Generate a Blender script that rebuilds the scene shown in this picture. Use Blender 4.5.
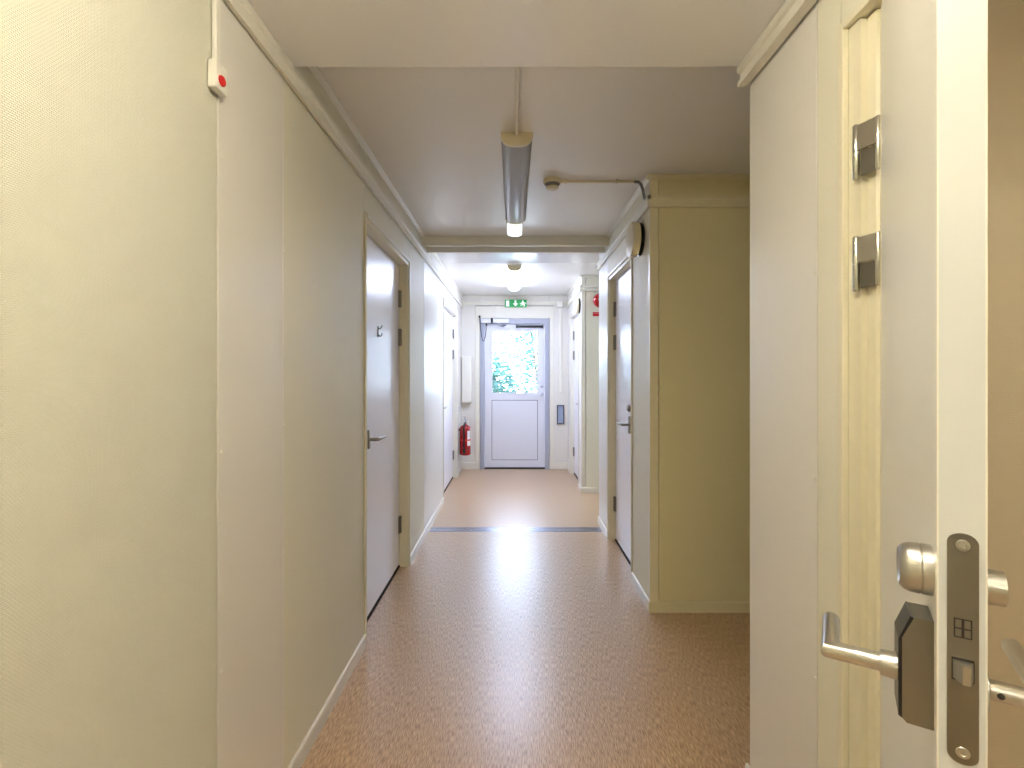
import bpy, bmesh, math, random
from mathutils import Matrix, Vector

# ------------------------------------------------------------------ scene, camera, light
for o in list(bpy.data.objects):
    bpy.data.objects.remove(o, do_unlink=True)
S = bpy.context.scene
COL = S.collection
F, VX, VY, EYE = 500.0, 513.3, 374.5, 1.35        # focal length in px, vanishing point, eye height

cam_d = bpy.data.cameras.new('camera')
cam = bpy.data.objects.new('camera', cam_d)
COL.objects.link(cam)
cam.location = (0, 0, EYE)
cam.rotation_euler = (math.pi / 2, 0, 0)
cam_d.sensor_width = 36.0
cam_d.lens = F / 1024 * 36.0
cam_d.shift_x = (512 - VX) / 1024
cam_d.shift_y = (VY - 384) / 1024
cam_d.clip_start = 0.01
S.camera = cam

SKY = 7.0
LAMP_FAR = 22.0
FILL_NEAR = 116.0  # strength of the added lamp above the camera
FILL_BACK = 110.0  # strength of the added fill lamp behind the camera
LAMP_ROOM = 130.0
world = bpy.data.worlds.new('world')
S.world = world
world.use_nodes = True
bg = world.node_tree.nodes['Background']
bg.inputs[0].default_value = (0.64, 0.75, 1.0, 1)
bg.inputs[1].default_value = SKY

S.view_settings.view_transform = 'Standard'
S.view_settings.look = 'None'
S.view_settings.gamma = 1.0
S.view_settings.use_curve_mapping = False
S.view_settings.exposure = 1.4


# ------------------------------------------------------------------ materials
def lin(c):
    return tuple(((v / 255) / 12.92 if v / 255 <= 0.04045 else ((v / 255 + 0.055) / 1.055) ** 2.4) for v in c) + (1,)


def mat(name, rgb, rough=0.5, metal=0.0, emit=0.0, emit_rgb=None, spec=0.5, coat=0.0):
    m = bpy.data.materials.new(name)
    m.use_nodes = True
    b = m.node_tree.nodes['Principled BSDF']
    b.inputs['Base Color'].default_value = lin(rgb)
    b.inputs['Roughness'].default_value = rough
    b.inputs['Metallic'].default_value = metal
    b.inputs['Specular IOR Level'].default_value = spec
    if coat:
        b.inputs['Coat Weight'].default_value = coat
        b.inputs['Coat Roughness'].default_value = 0.1
    if emit:
        b.inputs['Emission Color'].default_value = lin(emit_rgb or rgb)
        b.inputs['Emission Strength'].default_value = emit
    return m


def nodes(m):
    nt = m.node_tree
    return nt, nt.nodes['Principled BSDF'], (lambda t, **k: _new(nt, t, k))


def _new(nt, t, k):
    n = nt.nodes.new(t)
    for a, v in k.items():
        setattr(n, a, v)
    return n


def speckle(m, amount=0.04, scale=60, bump=0.02, dist=0.002):
    """faint mottling and relief on a painted surface"""
    nt, b, new = nodes(m)
    tc = new('ShaderNodeTexCoord')
    n = new('ShaderNodeTexNoise')
    n.inputs['Scale'].default_value = scale
    n.inputs['Detail'].default_value = 3
    nt.links.new(tc.outputs['Object'], n.inputs['Vector'])
    base = tuple(b.inputs['Base Color'].default_value)
    mx = new('ShaderNodeMix', data_type='RGBA')
    mx.inputs['A'].default_value = tuple(v * (1 - amount) for v in base[:3]) + (1,)
    mx.inputs['B'].default_value = tuple(min(1, v * (1 + amount)) for v in base[:3]) + (1,)
    nt.links.new(n.outputs['Fac'], mx.inputs['Factor'])
    nt.links.new(mx.outputs['Result'], b.inputs['Base Color'])
    bp = new('ShaderNodeBump')
    bp.inputs['Strength'].default_value = bump
    bp.inputs['Distance'].default_value = dist
    nt.links.new(n.outputs['Fac'], bp.inputs['Height'])
    nt.links.new(bp.outputs['Normal'], b.inputs['Normal'])
    return m


def weave(m, strength=0.5, pitch=0.0036):
    """painted glass-fibre wallpaper: a small staggered weave in relief"""
    nt, b, new = nodes(m)
    tc = new('ShaderNodeTexCoord')
    sp = new('ShaderNodeSeparateXYZ')
    nt.links.new(tc.outputs['Object'], sp.inputs[0])
    add = new('ShaderNodeMath', operation='ADD')
    nt.links.new(sp.outputs['X'], add.inputs[0])
    nt.links.new(sp.outputs['Y'], add.inputs[1])
    cb = new('ShaderNodeCombineXYZ')
    nt.links.new(add.outputs[0], cb.inputs['X'])
    nt.links.new(sp.outputs['Z'], cb.inputs['Y'])
    br = new('ShaderNodeTexBrick')
    br.inputs['Scale'].default_value = 1.0
    br.inputs['Brick Width'].default_value = pitch * 1.7
    br.inputs['Row Height'].default_value = pitch
    br.inputs['Mortar Size'].default_value = pitch * 0.22
    br.inputs['Mortar Smooth'].default_value = 1.0
    br.inputs['Color1'].default_value = (1, 1, 1, 1)
    br.inputs['Color2'].default_value = (0.8, 0.8, 0.8, 1)
    br.inputs['Mortar'].default_value = (0, 0, 0, 1)
    nt.links.new(cb.outputs[0], br.inputs['Vector'])
    bp = new('ShaderNodeBump')
    bp.inputs['Strength'].default_value = strength
    bp.inputs['Distance'].default_value = 0.0018
    nt.links.new(br.outputs['Color'], bp.inputs['Height'])
    nt.links.new(bp.outputs['Normal'], b.inputs['Normal'])
    return m


def floor_mat():
    m = mat('floor_vinyl', (190, 150, 116), 0.3)
    nt, b, new = nodes(m)
    tc = new('ShaderNodeTexCoord')
    mp = new('ShaderNodeMapping')
    mp.inputs['Scale'].default_value = (320, 30, 1)
    nt.links.new(tc.outputs['Object'], mp.inputs['Vector'])
    n = new('ShaderNodeTexNoise')
    n.inputs['Scale'].default_value = 1.0
    n.inputs['Detail'].default_value = 2.0
    nt.links.new(mp.outputs[0], n.inputs['Vector'])
    r = new('ShaderNodeValToRGB')
    e = r.color_ramp.elements
    e[0].position, e[0].color = 0.28, lin((134, 100, 70))
    e[1].position, e[1].color = 0.72, lin((222, 192, 154))
    k = r.color_ramp.elements.new(0.5)
    k.color = lin((188, 153, 116))
    nt.links.new(n.outputs['Fac'], r.inputs['Fac'])
    nt.links.new(r.outputs['Color'], b.inputs['Base Color'])
    b.inputs['Roughness'].default_value = 0.34
    b.inputs['Specular IOR Level'].default_value = 0.7
    b.inputs['Coat Weight'].default_value = 0.45
    b.inputs['Coat Roughness'].default_value = 0.3
    bp = new('ShaderNodeBump')
    bp.inputs['Strength'].default_value = 0.004
    bp.inputs['Distance'].default_value = 0.001
    nt.links.new(n.outputs['Fac'], bp.inputs['Height'])
    nt.links.new(bp.outputs['Normal'], b.inputs['Normal'])
    return m


def clear_mat(name, tint, gloss_rough=0.05, haze=0.0):
    """thin clear sheet: see-through with a fresnel reflection, optionally a little milky"""
    m = bpy.data.materials.new(name)
    m.use_nodes = True
    nt = m.node_tree
    nt.nodes.clear()
    out = nt.nodes.new('ShaderNodeOutputMaterial')
    tr = nt.nodes.new('ShaderNodeBsdfTransparent')
    tr.inputs[0].default_value = tint
    gl = nt.nodes.new('ShaderNodeBsdfGlossy')
    gl.inputs['Roughness'].default_value = gloss_rough
    fr = nt.nodes.new('ShaderNodeFresnel')
    fr.inputs['IOR'].default_value = 1.45
    mx = nt.nodes.new('ShaderNodeMixShader')
    src = tr
    if haze:
        df = nt.nodes.new('ShaderNodeBsdfDiffuse')
        df.inputs[0].default_value = (0.85, 0.85, 0.83, 1)
        tl = nt.nodes.new('ShaderNodeBsdfTranslucent')
        tl.inputs[0].default_value = (0.85, 0.85, 0.83, 1)
        m0 = nt.nodes.new('ShaderNodeMixShader')
        m0.inputs[0].default_value = 0.5
        nt.links.new(df.outputs[0], m0.inputs[1])
        nt.links.new(tl.outputs[0], m0.inputs[2])
        m1 = nt.nodes.new('ShaderNodeMixShader')
        m1.inputs[0].default_value = haze
        nt.links.new(tr.outputs[0], m1.inputs[1])
        nt.links.new(m0.outputs[0], m1.inputs[2])
        src = m1
    nt.links.new(fr.outputs[0], mx.inputs[0])
    nt.links.new(src.outputs[0], mx.inputs[1])
    nt.links.new(gl.outputs[0], mx.inputs[2])
    nt.links.new(mx.outputs[0], out.inputs['Surface'])
    return m


def brushed(name, rgb, rough):
    m = mat(name, rgb, rough, 1.0)
    nt, b, new = nodes(m)
    tc = new('ShaderNodeTexCoord')
    mp = new('ShaderNodeMapping')
    mp.inputs['Scale'].default_value = (1500, 1500, 1500)
    n = new('ShaderNodeTexNoise')
    n.inputs['Scale'].default_value = 1.0
    nt.links.new(tc.outputs['Object'], mp.inputs[0])
    nt.links.new(mp.outputs[0], n.inputs['Vector'])
    mr = new('ShaderNodeMapRange')
    mr.inputs['To Min'].default_value = rough - 0.02
    mr.inputs['To Max'].default_value = rough + 0.03
    nt.links.new(n.outputs['Fac'], mr.inputs['Value'])
    nt.links.new(mr.outputs[0], b.inputs['Roughness'])
    return m


M = {
    'weave': weave(mat('weave_wallpaper', (236, 233, 213), 0.55), 0.9),
    'weave_fine': weave(mat('weave_wallpaper_fine', (232, 227, 206), 0.5), 0.3),
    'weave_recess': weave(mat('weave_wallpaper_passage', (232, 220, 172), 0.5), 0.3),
    'room_weave': weave(mat('room_wallpaper', (218, 205, 176), 0.6), 0.5, 0.005),
    'panel': speckle(mat('laminate_panel', (231, 226, 216), 0.32), 0.015, 90, 0.03),
    'ceiling': speckle(mat('ceiling_board', (246, 243, 238), 0.3), 0.02, 120, 0.06),
    'ceiling_low': speckle(mat('lowered_ceiling_board', (246, 243, 241), 0.2, spec=1.0), 0.02, 120, 0.04),
    'ceiling_gloss': mat('ceiling_gloss', (234, 233, 232), 0.12),
    'trim': speckle(mat('trim_paint', (233, 228, 212), 0.35), 0.01, 50, 0.01),
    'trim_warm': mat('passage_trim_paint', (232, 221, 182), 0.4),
    'jamb': mat('jamb_paint', (231, 223, 196), 0.38),
    'leaf': speckle(mat('door_laminate', (242, 240, 246), 0.3, spec=1.0), 0.015, 70, 0.015),
    'near_leaf': speckle(mat('near_door_laminate', (230, 226, 214), 0.3), 0.015, 70, 0.02),
    'edge': mat('door_edge_paint', (204, 205, 203), 0.4),
    'base': mat('baseboard_vinyl', (230, 223, 208), 0.3),
    'floor': floor_mat(),
    'thresh': mat('threshold_metal', (150, 150, 160), 0.25, 1.0),
    'steel': brushed('brushed_steel', (190, 187, 180), 0.3),
    'steel_dark': brushed('worn_steel', (132, 127, 116), 0.4),
    'hinge': mat('hinge_steel', (205, 202, 192), 0.2, 1.0),
    'hinge_dull': mat('dull_hinge_steel', (140, 137, 128), 0.35, 1.0),
    'black': mat('black_plastic', (18, 18, 22), 0.25),
    'gap': mat('dark_gap', (30, 24, 18), 0.8),
    'white_plastic': mat('white_plastic', (238, 234, 222), 0.35),
    'cream_plastic': mat('cream_plastic', (228, 216, 182), 0.4),
    'grey_plastic': mat('grey_plastic', (120, 118, 112), 0.45),
    'alu': mat('white_aluminium', (226, 226, 232), 0.3),
    'alu_grey': mat('grey_aluminium', (176, 178, 190), 0.3),
    'red': mat('red_enamel', (170, 6, 16), 0.22, coat=0.4),
    'red_matte': mat('red_plastic', (206, 22, 26), 0.4),
    'green': mat('exit_green', (10, 150, 72), 0.4, emit=0.12, emit_rgb=(10, 150, 72)),
    'sign_white': mat('exit_white', (245, 250, 245), 0.4, emit=0.2),
    'blue_grey': mat('blue_grey_panel', (160, 172, 196), 0.3),
    'frame_grey': mat('dark_grey_frame', (84, 86, 96), 0.4),
    'print': mat('label_print', (236, 230, 226), 0.5),
    'glass': clear_mat('window_glass', (0.97, 0.99, 0.985, 1), 0.02),
    'acrylic': clear_mat('lamp_acrylic', (0.95, 0.95, 0.93, 1), 0.12, 0.55),
    'opal_lit': mat('opal_lit', (250, 250, 250), 0.3, emit=LAMP_FAR, emit_rgb=(208, 222, 255)),
    'tube_off': mat('tube_glass', (240, 240, 238), 0.3),
    'fill_tube_near': mat('fill_tube_warm', (255, 250, 235), 0.4, emit=FILL_NEAR, emit_rgb=(255, 248, 232)),
    'fill_tube_back': mat('fill_tube_back', (255, 250, 235), 0.4, emit=FILL_BACK, emit_rgb=(255, 248, 232)),
    'tube_room': mat('tube_room', (255, 250, 235), 0.4, emit=LAMP_ROOM, emit_rgb=(255, 246, 230)),
    'end_glow': mat('end_glow', (240, 250, 250), 0.12, emit=0.45, emit_rgb=(236, 250, 250)),
    'outer': mat('outer_cladding', (190, 186, 176), 0.7),
    'paving': speckle(mat('paving', (196, 194, 188), 0.9), 0.1, 12, 0.3, 0.02),
    'bark': speckle(mat('bark', (92, 74, 58), 0.9), 0.2, 40, 0.3, 0.01),
}


def leaf_material(name, rgb, rgb2):
    m = bpy.data.materials.new(name)
    m.use_nodes = True
    nt = m.node_tree
    b = nt.nodes['Principled BSDF']
    b.inputs['Roughness'].default_value = 0.4
    out = [n for n in nt.nodes if n.type == 'OUTPUT_MATERIAL'][0]
    g = nt.nodes.new('ShaderNodeNewGeometry')
    r = nt.nodes.new('ShaderNodeValToRGB')
    r.color_ramp.elements[0].color = lin(rgb)
    r.color_ramp.elements[1].color = lin(rgb2)
    nt.links.new(g.outputs['Random Per Island'], r.inputs[0])
    nt.links.new(r.outputs[0], b.inputs['Base Color'])
    tl = nt.nodes.new('ShaderNodeBsdfTranslucent')
    nt.links.new(r.outputs[0], tl.inputs[0])
    mx = nt.nodes.new('ShaderNodeMixShader')
    mx.inputs[0].default_value = 0.5
    nt.links.new(b.outputs[0], mx.inputs[1])
    nt.links.new(tl.outputs[0], mx.inputs[2])
    nt.links.new(mx.outputs[0], out.inputs['Surface'])
    return m


M['foliage'] = leaf_material('foliage', (40, 78, 76), (92, 138, 124))


# ------------------------------------------------------------------ mesh helpers
def B():
    return bmesh.new()


def box(bm, x0, x1, y0, y1, z0, z1, bevel=0.0, seg=2):
    v = [bm.verts.new((x, y, z)) for z in (z0, z1) for y in (y0, y1) for x in (x0, x1)]
    fs = []
    for q in ((0, 2, 3, 1), (4, 5, 7, 6), (0, 1, 5, 4), (2, 6, 7, 3), (0, 4, 6, 2), (1, 3, 7, 5)):
        fs.append(bm.faces.new([v[i] for i in q]))
    if bevel:
        ed = list({e for f in fs for e in f.edges})
        bmesh.ops.bevel(bm, geom=ed, offset=bevel, segments=seg, profile=0.5, affect='EDGES')
    return bm


def bx(*a, **k):
    return box(B(), *a, **k)


def frame_axes(d):
    d = Vector(d).normalized()
    up = Vector((0, 0, 1)) if abs(d.z) < 0.95 else Vector((0, 1, 0))
    a = d.cross(up).normalized()
    return a, d.cross(a).normalized()


def loft(bm, rings, cap=True):
    rv = [[bm.verts.new(p) for p in r] for r in rings]
    n = len(rings[0])
    for i in range(len(rv) - 1):
        for j in range(n):
            k = (j + 1) % n
            bm.faces.new((rv[i][j], rv[i][k], rv[i + 1][k], rv[i + 1][j]))
    if cap:
        bm.faces.new(list(reversed(rv[0])))
        bm.faces.new(rv[-1])
    return bm


def lathe(bm, p, d, prof, seg=24):
    """prof: (distance along d, radius) list"""
    p, d = Vector(p), Vector(d).normalized()
    a, b = frame_axes(d)
    rings = []
    for t, r in prof:
        c = p + d * t
        rings.append([c + (a * math.cos(2 * math.pi * i / seg) + b * math.sin(2 * math.pi * i / seg)) * max(r, 1e-4)
                      for i in range(seg)])
    return loft(bm, rings)


def rod(bm, p0, p1, r, seg=16):
    d = Vector(p1) - Vector(p0)
    return lathe(bm, p0, d, [(0, r), (d.length, r)], seg)


def tube(bm, pts, r, seg=10):
    pts = [Vector(p) for p in pts]
    rings = []
    ref = None
    for i, p in enumerate(pts):
        d = (pts[min(i + 1, len(pts) - 1)] - pts[max(i - 1, 0)]).normalized()
        if ref is None:
            ref, _ = frame_axes(d)
        a = (ref - d * ref.dot(d)).normalized()
        b = d.cross(a)
        ref = a
        rings.append([p + (a * math.cos(2 * math.pi * j / seg) + b * math.sin(2 * math.pi * j / seg)) * r
                      for j in range(seg)])
    return loft(bm, rings)


def prism(bm, poly, f0, f1):
    """poly: list of (u, v); f0/f1 map (u, v) to the start and end points"""
    a = [bm.verts.new(f0(u, v)) for u, v in poly]
    b = [bm.verts.new(f1(u, v)) for u, v in poly]
    n = len(poly)
    for i in range(n):
        j = (i + 1) % n
        bm.faces.new((a[i], a[j], b[j], b[i]))
    bm.faces.new(list(reversed(a)))
    bm.faces.new(b)
    return bm


ORG = {}


def obj(name, bm, m, parent=None, smooth=False, M4=None, label=None, kind=None):
    if M4 is not None:
        bm.transform(M4)
    if parent is not None:
        bmesh.ops.translate(bm, verts=bm.verts, vec=-ORG[parent.name])
    bmesh.ops.recalc_face_normals(bm, faces=bm.faces)
    me = bpy.data.meshes.new(name)
    bm.to_mesh(me)
    bm.free()
    me.materials.append(M[m] if isinstance(m, str) else m)
    if smooth:
        for p in me.polygons:
            p.use_smooth = True
        try:
            me.set_sharp_from_angle(angle=math.radians(38))
        except Exception:
            pass
    o = bpy.data.objects.new(name, me)
    COL.objects.link(o)
    if parent is not None:
        o.parent = parent
        ORG[o.name] = ORG[parent.name]
    else:
        ORG[o.name] = Vector((0, 0, 0))
    if label:
        o['label'] = label
    if kind:
        o['kind'] = kind
    return o


def tag(o, label, cat, group=None, kind=None):
    o['label'] = label
    o['category'] = cat
    if group:
        o['group'] = group
    if kind:
        o['kind'] = kind
    return o


def thing(name, label, cat, loc, group=None, kind=None):
    o = bpy.data.objects.new(name, None)
    COL.objects.link(o)
    o.location = loc
    o.empty_display_size = 0.1
    ORG[o.name] = Vector(loc)
    return tag(o, label, cat, group, kind)


# ------------------------------------------------------------------ dimensions
XL, XR = -0.74, 0.78          # corridor wall faces
H, HF = 2.48, 2.366           # ceiling, lowered ceiling of the first module
Y1 = 1.65                     # module joint: end of near right wall / lowered ceiling
PA0, PA1 = 1.65, 2.847        # first side passage
PB0, PB1 = 4.55, 5.71         # second side passage
YE = 7.14                     # end wall
YB = -3.0                     # corridor end behind the camera
T0, T1 = 2.30, HF             # cover moulding under the ceiling band
DH = 2.155                    # door frame top
DN = 2.178                    # frame top of the open door
XO = 3.4                      # outer side of the right-hand rooms
TH = 0.10

# ------------------------------------------------------------------ floor
fl = thing('floor', 'brown speckled vinyl floor running down the corridor', 'floor', (0, 2, 0), kind='structure')
seam = 0.20
obj('floor_sheet', bx(-0.95, seam - 0.0004, YB - 0.1, 4.35, -0.06, 0), 'floor', fl)
obj('floor_sheet', bx(seam + 0.0004, XO + 0.1, YB - 0.1, 4.35, -0.06, 0), 'floor', fl)
obj('floor_sheet', bx(-0.95, XO + 0.1, 4.35, YE + 0.16, -0.06, 0), 'floor', fl)
obj('floor_core', bx(-0.95, XO + 0.1, YB - 0.1, YE + 0.16, -0.16, -0.0605), 'gap', fl)

th = thing('trim_1', 'metal threshold strip screwed across the floor between the two modules', 'threshold', (0, 4.35, 0), kind='structure')
prof = [(0, 0), (0.012, 0.006), (0.03, 0.006), (0.036, 0.003), (0.09, 0.003), (0.096, 0.006), (0.112, 0.006), (0.122, 0)]
obj('threshold_plate', prism(B(), prof, lambda u, v: (XL + 0.02, 4.29 + u, v), lambda u, v: (XR - 0.02, 4.29 + u, v)), 'thresh', th)
for k in range(6):
    for yy in (4.311, 4.394):
        obj('screw', lathe(B(), (XL + 0.12 + k * 0.255, yy, 0.006), (0, 0, 1), [(0, 0.006), (0.0015, 0.005), (0.0018, 0.001)], 10), 'hinge', th, True)

# ------------------------------------------------------------------ ceilings
c1 = thing('ceiling', 'cream ceiling boards over the corridor and side passages', 'ceiling', (0, 4, H), kind='structure')
obj('ceiling_board', bx(-0.95, XO + 0.1, Y1, 4.07, H, H + 0.1), 'ceiling', c1)
obj('ceiling_board', bx(-0.95, XO + 0.1, 4.07, 5.06, H, H + 0.1), 'ceiling_gloss', c1, label='glossy white ceiling strip')
obj('ceiling_board', bx(-0.95, XO + 0.1, 5.06, YE + 0.16, H + 0.004, H + 0.1), 'ceiling', c1)
c2 = obj('ceiling_lowered', bx(-0.95, XR + 0.1, YB - 0.1, Y1, HF, H + 0.1), 'ceiling_low')
tag(c2, 'lower cream ceiling of the first module ending in a straight edge', 'ceiling', kind='structure')
c3 = obj('ceiling_room', bx(XR + 0.1, XO + 0.1, YB - 0.1, Y1, 2.56, 2.68), 'ceiling')
tag(c3, 'cream ceiling of the room behind the open door', 'ceiling', kind='structure')
bmn = thing('trim_2', 'cream ceiling beam crossing the corridor behind the tube lamp', 'beam', (0, 4.18, 2.398), kind='structure')
obj('beam_face', bx(XL, XR, 4.07, 4.095, 2.398, H), 'trim', bmn)
obj('beam_face', bx(XL, XR, 4.27, 4.30, 2.393, H), 'trim', bmn)

# ------------------------------------------------------------------ walls
def panels(parent, axis, face, depth, items, m_default='panel'):
    """flat wall boards; axis 'x': wall plane x=face reaching to face+depth, items (y0, y1, z0, z1[, material])"""
    g = 0.002
    for it in items:
        a0, a1, z0, z1 = it[:4]
        m = it[4] if len(it) > 4 else m_default
        lo, hi = min(face, face + depth), max(face, face + depth)
        if axis == 'x':
            b = bx(lo, hi, a0 + g, a1 - g, z0, z1)
        else:
            b = bx(a0 + g, a1 - g, lo, hi, z0, z1)
        obj('wall_panel', b, m, parent)


L1, L2, DL0, DL1, L3, EL0, EL1 = 1.249, 1.606, 2.486, 3.547, 4.14, 5.26, 6.57
wl = thing('wall_left', 'left corridor wall of cream boards and weave wallpaper', 'wall', (XL, 2, 0), kind='structure')
panels(wl, 'x', XL, -0.045, [
    (YB, L1, 0, H, 'weave'), (L1, L2, 0, H), (L2, DL0, 0, H, 'weave_fine'),
    (DL0, DL1, DH, H, 'weave_fine'), (DL1, L3, 0, H, 'weave_fine'), (L3, EL0, 0, H),
    (EL0, EL1, DH, H), (EL1, YE, 0, H)])
obj('wall_core', bx(XL - 0.30, XL - 0.15, YB, YE + 0.16, 0, H), 'gap', wl)
for yy in (YB, DL0 - 0.04, DL1 + 0.004, EL0 - 0.04, EL1 + 0.004, YE):
    obj('wall_stud', bx(XL - 0.15, XL - 0.0455, yy, yy + 0.036, 0, H), 'gap', wl)
# joint strips and their screws
def strip(parent, x, y, sx, z0, z1, w=0.006, d=0.0018, m='panel'):
    obj('joint_strip', bx(min(x, x + sx * d), max(x, x + sx * d), y - w / 2, y + w / 2, z0, z1, bevel=0.001, seg=1), m, parent)


def screw(parent, p, d, r=0.0055):
    obj('screw', lathe(B(), p, d, [(0, r), (0.002, r * 0.85), (0.0035, r * 0.4), (0.0037, 0.0005)], 10), 'white_plastic', parent, True)


strip(wl, XL, L1 + 0.005, 1, 0.07, T0)
strip(wl, XL, L2, 1, 0.07, T0)
strip(wl, XL, L3, 1, 0.07, T0)
for z in (0.6, 1.155, 1.9):
    screw(wl, (XL + 0.003, L1 + 0.014, z), (1, 0, 0))
for z in (0.78, 1.19, 1.75):
    screw(wl, (XL + 0.003, L2, z), (1, 0, 0))
for z in (0.5, 1.2, 1.9):
    screw(wl, (XL + 0.003, L3, z), (1, 0, 0))
for yy in (DL0, DL1 - 0.004, L3 + 0.4, EL0, EL1):
    obj('band_joint', bx(XL, XL + 0.002, yy - 0.009, yy + 0.009, T1, H - 0.02), 'jamb', wl)

# right wall: near part with the open door, middle part with door, far part with door
N0, N1 = 0.345, 1.19          # near door frame outer
wr = thing('wall_right', 'right corridor wall beside the camera with the open door', 'wall', (XR, 1, 0), kind='structure')
R1 = 1.284
panels(wr, 'x', XR, 0.045, [
    (R1, Y1, 0, HF), (N1, R1, 0, HF, 'weave_fine'), (N0, N1, DN, HF, 'weave_fine'), (YB, N0, 0, HF, 'weave')])
obj('wall_core', bx(XR + 0.0455, XR + 0.098, N1 + 0.002, Y1, 0, HF), 'outer', wr)
obj('wall_core', bx(XR + 0.0455, XR + 0.098, YB, N0 - 0.002, 0, HF), 'outer', wr)
obj('wall_core', bx(XR + 0.0455, XR + 0.098, N0, N1, DN, HF), 'outer', wr)
strip(wr, XR, R1, -1, 0.0, T0, 0.005, 0.002)
for z in (0.57, 1.08, 1.61):
    screw(wr, (XR - 0.002, R1 + 0.004, z), (-1, 0, 0), 0.004)
# partition between the room and the first side passage
wp = thing('wall_room', 'room wall with tan weave wallpaper seen past the open door', 'wall', (2, Y1, 0), kind='structure')
panels(wp, 'y', Y1 - 0.06, 0.03, [(XR + 0.1, 2.1, 0, 2.56, 'room_weave'), (2.1, XO, 0, 2.56, 'room_weave')])
obj('wall_core', bx(XR + 0.1, XO, Y1 - 0.03, Y1 - 0.001, 0, 2.56), 'panel', wp)
wo = thing('wall_outer', 'outer wall closing the rooms and side passages on the right', 'wall', (XO, 2, 0), kind='structure')
panels(wo, 'x', XO, 0.1, [(YB, Y1, 0, 2.56, 'room_weave'), (Y1, PA1, 0, H, 'weave_recess'), (PA1, 4.72, 0, H, 'weave_fine'), (5.54, YE + 0.16, 0, H, 'weave_fine'), (4.72, 5.54, 0, 0.9, 'weave_fine'), (4.72, 5.54, 2.1, H, 'weave_fine')])
w1 = thing('added_window', 'added white framed window, unseen, brightening the far side passage', 'window', (XO, 5.13, 0.9), kind='structure')  # added out of view to bring daylight into the far passage
for a in ((4.722, 4.772, 0.902, 2.098), (5.488, 5.538, 0.902, 2.098), (4.773, 5.487, 0.902, 0.952), (4.773, 5.487, 2.048, 2.098)):
    obj('window_frame', bx(XO + 0.01, XO + 0.08, a[0], a[1], a[2], a[3]), 'alu', w1)
obj('window_pane', bx(XO + 0.04, XO + 0.046, 4.773, 5.487, 0.953, 2.047), 'glass', w1)

RD0, RD1 = 3.272, 4.105       # door in the middle block
wm = thing('wall_right_middle', 'right corridor wall block between the two side passages', 'wall', (XR, 3.6, 0), kind='structure')
panels(wm, 'x', XR, 0.045, [
    (PA1, RD0, 0, H, 'weave_fine'), (RD0, RD1, DH, H, 'weave_fine'), (RD1, PB0, 0, H)])
panels(wm, 'y', PA1, 0.045, [(XR + 0.047, 2.0, 0, H, 'weave_recess'), (2.0, XO, 0, H, 'weave_recess')])
panels(wm, 'y', PB0, -0.045, [(XR + 0.047, 2.0, 0, H, 'weave_fine'), (2.0, XO, 0, H, 'weave_fine')])
obj('wall_core', bx(XR + 0.15, XO, PA1 + 0.05, PB0 - 0.05, 0, H), 'gap', wm)
obj('corner_profile', bx(XR - 0.003, XR + 0.045, PA1 - 0.004, PA1 - 0.0005, 0.06, H), 'trim_warm', wm)
obj('corner_profile', bx(XR - 0.003, XR - 0.0005, PA1, PA1 + 0.03, 0.06, H), 'trim', wm)
for yy in (RD0, RD1):
    obj('band_joint', bx(XR - 0.002, XR, yy - 0.009, yy + 0.009, T1, H - 0.02), 'jamb', wm)

FD0, FD1 = 5.95, 6.85         # far right door
wf = thing('wall_right_far', 'right corridor wall block next to the exit door', 'wall', (XR, 6.4, 0), kind='structure')
panels(wf, 'x', XR, 0.045, [(PB1, FD0, 0, H), (FD0, FD1, DH, H), (FD1, YE, 0, H)])
panels(wf, 'y', PB1, 0.045, [(XR + 0.047, 2.0, 0, H, 'weave_fine'), (2.0, XO, 0, H, 'weave_fine')])
obj('wall_core', bx(XR + 0.15, XO, PB1 + 0.05, YE + 0.16, 0, H), 'gap', wf)
obj('corner_profile', bx(XR - 0.003, XR + 0.04, PB1 - 0.004, PB1 - 0.0005, 0.06, H), 'trim', wf)

# end wall with the exit door opening
EX0, EX1, EZ = -0.475, 0.515, 2.148
we = thing('wall_end', 'white end wall around the exit door', 'wall', (0, YE, 0), kind='structure')
panels(we, 'y', YE, 0.16, [(-0.95, EX0, 0, H, 'panel'), (EX1, XR + 0.15, 0, H, 'panel'), (EX0, EX1, EZ, H, 'panel')])
obj('vertical_batten', bx(EX0 - 0.065, EX0 - 0.006, YE - 0.012, YE, 0.07, T0, bevel=0.002), 'trim', we)
obj('vertical_batten', bx(EX1 + 0.006, EX1 + 0.06, YE - 0.012, YE, 0.07, T0, bevel=0.002), 'trim', we)
wb = obj('wall_back', bx(-0.95, XO + 0.1, YB - 0.1, YB, 0, 2.56), 'weave')
tag(wb, 'wallpapered wall closing the corridor behind the camera', 'wall', kind='structure')

# ------------------------------------------------------------------ baseboards and mouldings
BP = [(0, 0), (0.011, 0), (0.011, 0.052), (0.0085, 0.0585), (0.004, 0.061), (0, 0.061)]


def run(name, label, cat, poly, segs, m):
    """segs: (kind, wall coordinate, sign of the outward normal, start, end)"""
    a = segs[0]
    loc = (a[1], a[3], 0) if a[0] == 'x' else (a[3], a[1], 0)
    t = thing(name, label, cat, loc, kind='structure')
    for kind, w, s, p0, p1, *mm in segs:
        if kind == 'x':
            b = prism(B(), poly, lambda u, v: (w + s * u, p0, v), lambda u, v: (w + s * u, p1, v))
        else:
            b = prism(B(), poly, lambda u, v: (p0, w + s * u, v), lambda u, v: (p1, w + s * u, v))
        obj('board', b, mm[0] if mm else m, t)
    return t


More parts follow.
